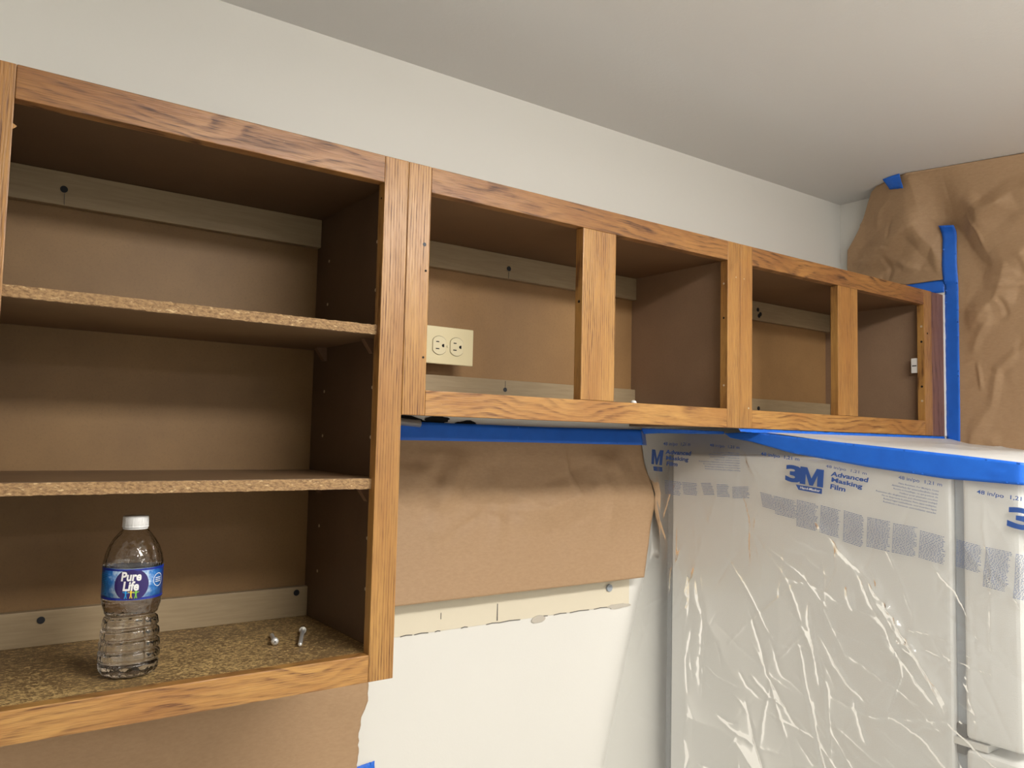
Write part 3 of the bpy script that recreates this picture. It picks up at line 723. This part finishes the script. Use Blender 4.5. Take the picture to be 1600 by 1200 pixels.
ribbon('masking_tape', [(1.4995, -.210, ZC-.0012), (1.492, -.236, ZC-.0012), (1.4885, -.262, ZC-.0012)], [(1.523, -.216, ZC-.026), (1.520, -.236, ZC-.030), (1.516, -.258, ZC-.034)], 14, 'small blue tape patch holding the paper corner to the ceiling', seed=5)
ribbon('masking_tape', [(.088, -.0015, -.247), (.13, -.0015, -.243)], [(.088, -.0015, -.285), (.132, -.0015, -.282)], 14, 'small blue tape corner on the wall below the tall cabinet', seed=6)

# ------------------------------------------------------------------ refrigerator
FX0, FX1, FT = .85, 1.612, .322
t = thing('refrigerator', (1.23, -.4, ZF), 'light grey refrigerator under clear masking film beside the wall', 'refrigerator')
box('body', FX0, FX1, -.687, -.055, ZF+.03, FT, 'fridge', t, .008, 3)
box('rear_panel', FX0+.002, FX1-.002, -.0549, -.040, ZF+.03, FT-.004, 'rear', t, .003)
for x in (FX0+.05, FX1-.05):
    for y in (-.62, -.12): cyl('foot', (x, y, ZF+.015), .018, .03, (0, 0, 1), 'dgrey', t)
ZS = -.128
for z0, z1, nm in ((ZS, FT+.002, 'freezer_door'), (ZF+.09, ZS-.016, 'fresh_food_door')):
    d = box(nm, FX0, FX1, -.796, -.7055, z0, z1, 'fridge', t, .010, 3)
    box('gasket', FX0+.012, FX1-.012, -.7055, -.687, z0+.012, z1-.012, 'gasket', d, .004)
    h0 = z0+.05 if nm == 'freezer_door' else z1-.45
    hd = box('handle', FX1-.078, FX1-.05, -.836, -.815, h0, h0+.34, 'white', d, .006)
    for zz in (h0+.02, h0+.32): box('handle_post', FX1-.073, FX1-.055, -.816, -.795, zz-.015, zz+.015, 'white', hd, .003)
hg = box('hinge', FX0+.002, FX0+.05, -.74, -.686, ZS-.0135, ZS-.002, 'zinc', t, .001)
box('hinge_cap', FX0+.008, FX0+.018, -.703, -.688, ZS-.03, ZS+.02, 'dgrey', hg, .002)

# ------------------------------------------------------------------ masking film over the refrigerator
#FILM-BEGIN
ZBOT = -.48
S_ = np.arange(0, 1.4201, .0025); NV = 340; V_ = np.linspace(0, 1, NV)
ztop = np.interp(S_, [0, .03, .10, .21, .285, .37, .46, .595, .70, .80, .85, 1.42], [.374, .3745, .374, .3695, .366, .355, .345, .334, .325, .318, .316, .314])
Zf = ztop[:, None]*(1-V_[None, :])+ZBOT*V_[None, :]
xe = np.interp(Zf, [-.55, -.3709, -.2608, -.1037, -.0031, .0881, .2252, .3332, .363, .38], [.64, .683, .7135, .7582, .7892, .8254, .8276, .7961, .7893, .787])
cs = [0, .10, .25, .80, .822, .85, 1.42]
def colx(k): return {0: None, 1: .836, 2: .8445, 3: .8445, 4: .851, 5: .875, 6: 1.445}[k]
Xf = np.zeros_like(Zf); Yf = np.zeros_like(Zf)
ys = [-.014, -.105, -.25, -.80, -.812, -.815, -.818]
SS = S_[:, None]+0*Zf
Yf = np.interp(SS, cs, ys)
for j in range(NV):
    for i0 in range(1): pass
x1 = np.interp(SS, cs[1:], [colx(k) for k in range(1, 7)])
f01 = np.clip(SS/.10, 0, 1); Xf = np.where(SS < .10, xe*(1-f01)+.836*f01, x1)
def sm(A, it):
    for _ in range(it):
        A = A.copy(); A[1:-1] = .25*A[:-2]+.5*A[1:-1]+.25*A[2:]
    return A
Xs = sm(Xf, 26); Ys = sm(Yf, 26)
wgt = np.clip((S_-.0)/.02, 0, 1)[:, None]; Xf = Xs; Yf = Ys
#FILM-END
dX = np.gradient(Xf, axis=0); dY = np.gradient(Yf, axis=0); L_ = np.hypot(dX, dY)+1e-9; NX, NY = dY/L_, -dX/L_     # outward in plan
PF = np.stack([SS, Zf], -1); rg = np.random.default_rng(77)
def px_line(*pts): return [tuple(p) for p in pts]
BIG = [  # creases read off the photograph, (distance along the side, height), width, height
 ([(.42, .215), (.50, .145), (.57, .075), (.63, -.01), (.70, -.095)], .0085, .014), ([(.50, .15), (.55, .06), (.61, -.03), (.68, -.10)], .005, .008),
 ([(.53, .15), (.56, .10), (.60, .03), (.64, -.03)], .004, .008),
 ([(.42, .045), (.425, -.02), (.44, -.08), (.445, -.12)], .004, .009), ([(.43, -.0), (.47, -.05), (.50, -.09), (.545, -.115)], .004, .008),
 ([(.50, .055), (.56, .04), (.66, .03), (.77, .035)], .003, .006), ([(.47, -.03), (.56, -.06), (.66, -.10)], .003, .004), ([(.45, -.12), (.55, -.135), (.70, -.10), (.80, -.06)], .004, .006),
 ([(.22, -.08), (.30, .0), (.38, .075), (.42, .10)], .004, -.004), ([(.36, .085), (.44, .075), (.50, .05)], .004, .006),
 ([(.20, .36), (.215, .30), (.17, .18), (.12, .02), (.11, -.12)], .012, .014), ([(.235, .36), (.25, .31), (.24, .20), (.23, .10)], .008, .010), ([(.25, .345), (.30, .27), (.38, .22), (.45, .19)], .010, .010),
 ([(.245, .36), (.28, .31), (.33, .27)], .006, .008), ([(.04, .37), (.055, .30), (.06, .20)], .008, .010), ([(.02, .36), (.035, .27), (.05, .18)], .005, .008),
 ([(.03, .02), (.06, .07), (.09, .08)], .004, .008), ([(.07, .08), (.085, .0), (.10, -.06)], .005, .010), ([(.02, -.08), (.06, -.03), (.10, -.02)], .004, .008), ([(.05, -.03), (.08, .02), (.10, .015)], .004, .010),
 ([(.14, .05), (.16, -.06), (.15, -.2)], .006, .008), ([(.74, .28), (.755, .15), (.75, -.05)], .004, .006), ([(.68, .09), (.75, .12), (.80, .10)], .003, .005), ([(.66, .0), (.74, .015), (.80, .0)], .003, .006),
 ([(.50, .09), (.505, .06), (.515, .04)], .004, .010), ([(.30, .22), (.29, .15), (.31, .10)], .004, .005), ([(.55, .22), (.60, .12), (.63, .05)], .003, .004)]
disp = np.zeros_like(Zf)
PW = PF+np.stack([waves(PF, rg, 8, 60, .0016)+waves(PF, rg, 8, 300, .0006), waves(PF, rg, 8, 60, .0016)+waves(PF, rg, 8, 300, .0006)], -1)     # ragged lines
amp = .65+.35*np.sin(waves(PF, rg, 6, 70, 2.2))
for pts, wd, h in BIG:
    hh = h*(.16 if pts[0][1] > .33 else .2 if pts[0][0] < .12 else .5)
    disp += crease(PW, pts, wd*.7, hh)*amp
    if h > .006 and pts[0][1] < .33: disp += crease(PW, [(a_+.008, b_-.006) for a_, b_ in pts], wd*.45, hh*.45)*amp
disp += rand_creases(PW, (.25, .80, -.40, .20), 26, .20, .0027, .0036, rg, (-1.0, .4))+rand_creases(PW, (.30, .78, -.40, .02), 5, .30, .0032, .0046, rg, (-.9, .25))+rand_creases(PW, (.0, .82, -.4, .24), 150, .13, .0028, .0014, rg)+rand_creases(PW, (.3, .8, -.3, .2), 24, .25, .0035, .0026, rg, (-.7, .5))+rand_creases(PF, (.0, .13, -.4, .3), 30, .14, .004, .004, rg, (1.5, .4))
disp += rand_creases(PF, (.78, 1.4, -.4, .3), 40, .12, .004, .003, rg)
disp += np.abs(waves(PF, rg, 6, 10, .003))
top_fade = np.clip((ztop[:, None]-Zf)/.035, .0, 1); disp = np.where(SS > .25, disp*top_fade, disp*np.clip(top_fade, .25, 1))
disp *= 1-.6*np.clip((Zf-.04)/.07, 0, 1)*np.clip((.44-SS)/.08, 0, 1)
disp = np.maximum(disp, -.001)+.002
edge0 = np.clip(SS/.03, 0, 1); disp *= edge0
GX, GY = Xf+NX*disp*-1*np.sign(1), Yf+NY*disp*-1
# make sure "outward" is away from the refrigerator side (towards -x there)
mid = int(.5/.0025)
if GX[mid].mean() > Xf[mid].mean(): GX, GY = Xf+NX*disp, Yf+NY*disp; OUT = 1
else: OUT = -1
GY = np.minimum(GY, -.0035)
FG = np.stack([GX, GY, Zf], -1)
ft = thing('masking_film', (.86, -.4, ZBOT), 'clear printed masking film hanging over the refrigerator side', 'plastic film', 'clear masking film')
n, k = FG.shape[:2]; idx = np.arange(n*k).reshape(n, k)
q = np.stack([idx[:-1, :-1], idx[1:, :-1], idx[1:, 1:], idx[:-1, 1:]], -1).reshape(-1, 4)
me = link('film_sheet', FG.reshape(-1, 3), q.tolist(), 'film', ft, True)

def film_point(s, z, lift):
    i = np.clip(s/.0025, 0, n-2); i0 = i.astype(int); fi_ = i-i0
    zt_ = np.interp(s, S_, ztop); v_ = np.clip((zt_-z)/(zt_-ZBOT), 0, 1)*(k-1); j0 = np.clip(v_.astype(int), 0, k-2); fj = v_-j0
    def bl(A): return A[i0, j0]*(1-fi_)*(1-fj)+A[i0+1, j0]*fi_*(1-fj)+A[i0, j0+1]*(1-fi_)*fj+A[i0+1, j0+1]*fi_*fj
    return np.stack([bl(GX)+OUT*bl(NX)*lift, bl(GY)+OUT*bl(NY)*lift, z], -1)
def film_print(name, polys, mat, lift=.0006):
    vs, fs = [], []
    for V2, F2 in polys:
        b = len(vs); A = np.array(V2); P3 = film_point(A[:, 0], A[:, 1], lift); vs += P3.tolist(); fs += [[b+i for i in f] for f in F2]
    return link(name, vs, fs, mat, ft)
def affine(T, o, ux, uy):
    """unit box -> parallelogram: o lower-left, ux along the text, uy up"""
    V = np.array(T[0]); lo, hi = V.min(0), V.max(0); Q = (V-lo)/(hi-lo)
    return [tuple(np.array(o)+a*np.array(ux)+b*np.array(uy)) for a, b in Q], T[1]
def block(o, ux, uy, rows, rg, ragged=.15, hfill=.40, wordy=True, right=False):
    out = []
    for r in range(rows):
        y0 = 1-(r+.75)/rows; y1 = y0+hfill/rows; x = rg.uniform(0, ragged) if right else 0.0; end = 1 if right else 1-rg.uniform(0, ragged)
        while x < end:
            l = min(rg.uniform(.03, .13), end-x)
            c = [np.array(o)+a*np.array(ux)+b*np.array(uy) for a, b in ((x, y0), (x+l, y0), (x+l, y1), (x, y1))]
            out.append(([tuple(p) for p in c], [(0, 1, 2, 3)])); x += l+.03
    return out
PARA = ['Flake Resistant, For Multiple Coats', 'Abblätterfest, für unterschiedliche Lacke', "Resiste à l'écaillage, ce qui permet de", "l'utiliser pour plusieurs couches", 'Resistente allo sfogliamento, per rivestimenti multipli', 'No se desprende la pintura. Para capas múltiples.', 'Bestand tegen verbladderen, voor meerdere lagen', 'Resistência a descascar, para múltiplas camadas']
def paragraph(o, ux, uy):
    out = []; ux = np.array(ux); uy = np.array(uy); o = np.array(o)
    for i, s in enumerate(PARA):
        wd = len(s)/54; y0 = 1-(i+.8)/8
        out.append(affine(text2d(s, 1, .012, 0, 1, res=1), o+ux*(1-wd)+uy*y0, ux*wd, uy*.085))
    return out
MSHAPE = ([(0, 0), (0, 1), (.30, 1), (.5, .40), (.70, 1), (1, 1), (1, 0), (.75, 0), (.75, .62), (.58, 0), (.42, 0), (.25, .62), (.25, 0)], [(0, 1, 2, 11, 12), (2, 3, 10, 11), (3, 9, 10), (3, 4, 8, 9), (4, 5, 6, 7, 8)])
def logo(o, ux, uy):
    o = np.array(o); ux = np.array(ux); uy = np.array(uy)
    three = affine(text2d('3', 1, .045), o+uy*.27, ux*.47, uy*.73); emm = affine(MSHAPE, o+ux*.40+uy*.27, ux*.60, uy*.73)
    film_print('logo_lettering', [refine2(three, .006), refine2(emm, .006)], 'print')
    bar = [tuple(o+ux*a+uy*b) for a, b in ((.30, .20), (.38, .0), (.98, .0), (.98, .22))], [(0, 1, 2, 3)]
    film_print('logo_bar', [refine2(bar, .006)], 'print')
    film_print('logo_bar_lettering', [affine(text2d('Hand-Masker', 1, .02, .2, res=1), o+ux*.42+uy*.06, ux*.52, uy*.11)], 'lwhite', .0010)
#PRINT-BEGIN
logo((0.3671, 0.2634), (0.0845, -0.0083), (0.0030, 0.0465))
film_print('printed_lettering', [refine2(affine(text2d('Advanced', 1, 0.03), (0.4681, 0.2911), (0.0752, -0.0083), (0.0022, 0.0088)), .008)], 'print')
film_print('printed_lettering', [refine2(affine(text2d('Masking', 1, 0.03), (0.4694, 0.2778), (0.0625, -0.0099), (0.0014, 0.0109)), .008)], 'print')
film_print('printed_lettering', [refine2(affine(text2d('Film', 1, 0.03), (0.4673, 0.2666), (0.0308, -0.0041), (0.0015, 0.0093)), .008)], 'print')
film_print('printed_lettering', [refine2(affine(text2d('48 in/po  1,21 m', 1, 0.01), (0.3094, 0.3237), (0.0916, -0.0087), (-0.0000, 0.0089)), .008)], 'print')
film_print('printed_lettering', [refine2(affine(text2d('48 in/po  1,21 m', 1, 0.0), (0.4581, 0.3054), (0.0828, -0.0106), (0.0006, 0.0068)), .008)], 'print')
film_print('printed_lettering', [refine2(affine(text2d('48 in/po  1,21 m', 1, 0.0), (0.6024, 0.2907), (0.0758, -0.0087), (0.0001, 0.0080)), .008)], 'print')
film_print('printed_lettering', [refine2(affine(text2d('48 in/po  1,21 m', 1, 0.01), (0.7328, 0.2738), (0.0829, -0.0089), (0.0008, 0.0085)), .008)], 'print')
film_print('printed_paragraph', paragraph((0.5591, 0.2493), (0.1084, -0.0150), (0.0058, 0.0433)), 'printsm')
logo((0.7767, 0.2127), (0.1052, -0.0112), (0.0036, 0.0471))
film_print('printed_lettering', [refine2(affine(text2d('48 in/po  1,21 m', 1, 0.01), (0.0500, 0.3381), (0.0678, 0.0002), (0.0013, 0.0103)), .008)], 'print')
film_print('printed_lettering', [refine2(affine(text2d('48 in/po  1,21 m', 1, 0.01), (0.1737, 0.3392), (0.0803, -0.0040), (-0.0001, 0.0081)), .008)], 'print')
film_print('printed_lettering', [refine2(affine(text2d('Advanced', 1, 0.03), (0.0538, 0.3207), (0.0661, -0.0018), (0.0021, 0.0102)), .008)], 'print')
film_print('printed_lettering', [refine2(affine(text2d('Masking', 1, 0.03), (0.0540, 0.3051), (0.0586, -0.0023), (0.0020, 0.0118)), .008)], 'print')
film_print('printed_lettering', [refine2(affine(text2d('Film', 1, 0.03), (0.0547, 0.2941), (0.0285, -0.0008), (0.0019, 0.0096)), .008)], 'print')
film_print('printed_lettering', [refine2(affine(MSHAPE, (0.0140, 0.2963), (0.0288, -0.0019), (0.0077, 0.0344)), .008)], 'print')
film_print('logo_bar', [affine(([(0, 0), (1, 0), (1, 1), (0, 1)], [(0, 1, 2, 3)]), (0.0181, 0.2808), (0.0246, -0.0012), (0.0002, 0.0104))], 'print')
film_print('printed_paragraph', paragraph((0.1476, 0.2884), (0.1089, -0.0007), (-0.0040, 0.0427)), 'printsm')
rg = np.random.default_rng(5)
film_print('printed_fine_print', block((0.3135, 0.2195), (0.0322, -0.0051), (-0.0064, 0.0310), 10, rg), 'printsm')
film_print('printed_fine_print', block((0.3445, 0.2074), (0.0523, -0.0069), (-0.0037, 0.0377), 12, rg), 'printsm')
film_print('printed_fine_print', block((0.3933, 0.1882), (0.0470, -0.0061), (0.0018, 0.0530), 18, rg), 'printsm')
film_print('printed_fine_print', block((0.4448, 0.1811), (0.0415, -0.0066), (0.0029, 0.0533), 18, rg), 'printsm')
film_print('printed_fine_print', block((0.4925, 0.1695), (0.0414, -0.0074), (0.0029, 0.0591), 21, rg), 'printsm')
film_print('printed_fine_print', block((0.5399, 0.1657), (0.0460, -0.0043), (0.0029, 0.0548), 20, rg), 'printsm')
film_print('printed_fine_print', block((0.5883, 0.1613), (0.0450, -0.0031), (0.0038, 0.0529), 20, rg), 'printsm')
film_print('printed_fine_print', block((0.6364, 0.1585), (0.0442, -0.0069), (0.0041, 0.0481), 18, rg), 'printsm')
film_print('printed_fine_print', block((0.6986, 0.1525), (0.0403, -0.0068), (0.0027, 0.0456), 18, rg), 'printsm')
film_print('printed_fine_print', block((0.7406, 0.1262), (0.0383, -0.0039), (0.0069, 0.0648), 26, rg), 'printsm')
film_print('printed_fine_print', block((0.7871, 0.1156), (0.0407, -0.0047), (0.0036, 0.0698), 30, rg), 'printsm')
film_print('printed_fine_print', block((0.0455, 0.2291), (0.0478, -0.0025), (0.0018, 0.0324), 9, rg), 'printsm')
film_print('printed_fine_print', block((0.1016, 0.2307), (0.0415, -0.0008), (-0.0058, 0.0286), 8, rg), 'printsm')
film_print('printed_fine_print', block((0.1589, 0.2327), (0.0320, 0.0022), (-0.0092, 0.0274), 8, rg), 'printsm')
film_print('printed_fine_print', block((0.1963, 0.2318), (0.0331, 0.0011), (-0.0024, 0.0280), 8, rg), 'printsm')
film_print('printed_fine_print', block((0.2368, 0.2311), (0.0444, 0.0033), (-0.0012, 0.0256), 8, rg), 'printsm')
#PRINT-END

# top sheet: from the cabinet underside over the refrigerator top
nx, ny = 130, 110
a = np.linspace(0, 1, nx)[:, None]; b = np.linspace(0, 1, ny)[None, :]
Xt = .8465+(XR-.006-.8465)*a+0*b
Yt = -.3165+(-.815+.3165)*b+0*a
zl = np.interp(-Yt, [.3165, .37, .46, .595, .70, .80, .82], [.3735, .368, .3575, .347, .338, .329, .327])
P = np.stack([Xt, Yt], -1); rg = np.random.default_rng(91)
zr = np.interp(b, [0, .1, .4, 1], [.3735, .362, .347, .343])+0*a
Zt = zl*(1-np.clip(a*2.2, 0, 1))+zr*np.clip(a*2.2, 0, 1)+np.minimum(b*8, 1)*np.clip(a*12, 0, 1)*np.clip(rand_creases(P, (.85, 1.6, -.8, -.33), 40, .2, .008, .0035, rg), -.004, .005)
Zt = np.maximum(Zt, FT+.0035)
G = np.stack([Xt, Yt, Zt], -1); idx = np.arange(nx*ny).reshape(nx, ny)
q = np.stack([idx[:-1, :-1], idx[1:, :-1], idx[1:, 1:], idx[:-1, 1:]], -1).reshape(-1, 4)
tf = link('masking_film', G.reshape(-1, 3), q.tolist(), 'film2', None, True)
tag(tf, 'clear masking film sheet laid over the top of the refrigerator', 'plastic film', 'clear masking film')

# tapes on the film
up_ = [(-.214, .3705), (-.2848, .3738), (-.3692, .3667), (-.4635, .3579), (-.5952, .3474), (-.7058, .3382), (-.8034, .3291)]
lo_ = [(-.232, .3605), (-.2849, .3536), (-.384, .3322), (-.5465, .311), (-.6843, .2974), (-.8028, .2937)]
ribbon('masking_tape', [(.8405, y, z) for y, z in up_]+[(.86, -.8185, .3282), (1.0, -.823, .327), (1.445, -.8235, .327)], [(.839, y, z) for y, z in lo_]+[(.86, -.8205, .2935), (1.0, -.825, .293), (1.445, -.8255, .293)], 150, 'wide blue tape band along the top edge of the film on the refrigerator', m=8, seed=8, wob=.0003)
ribbon('masking_tape', [(.775, -.3035, .3795), (1.1, -.3035, .3795), (XR-.008, -.3035, .3795)], [(.775, -.3085, .3735), (1.1, -.309, .367), (XR-.008, -.309, .3655)], 80, 'narrow blue tape line under the right cabinet bottom edge', m=4, seed=9)
ribbon('masking_tape', [(.785, -.018, .379), (.80, -.06, .3785), (.822, -.13, .377), (.838, -.215, .3745)], [(.79, -.020, .366), (.805, -.06, .3685), (.826, -.13, .3685), (.838, -.215, .3685)], 60, 'blue tape edge of the film below the middle cabinet corner', m=5, seed=10)
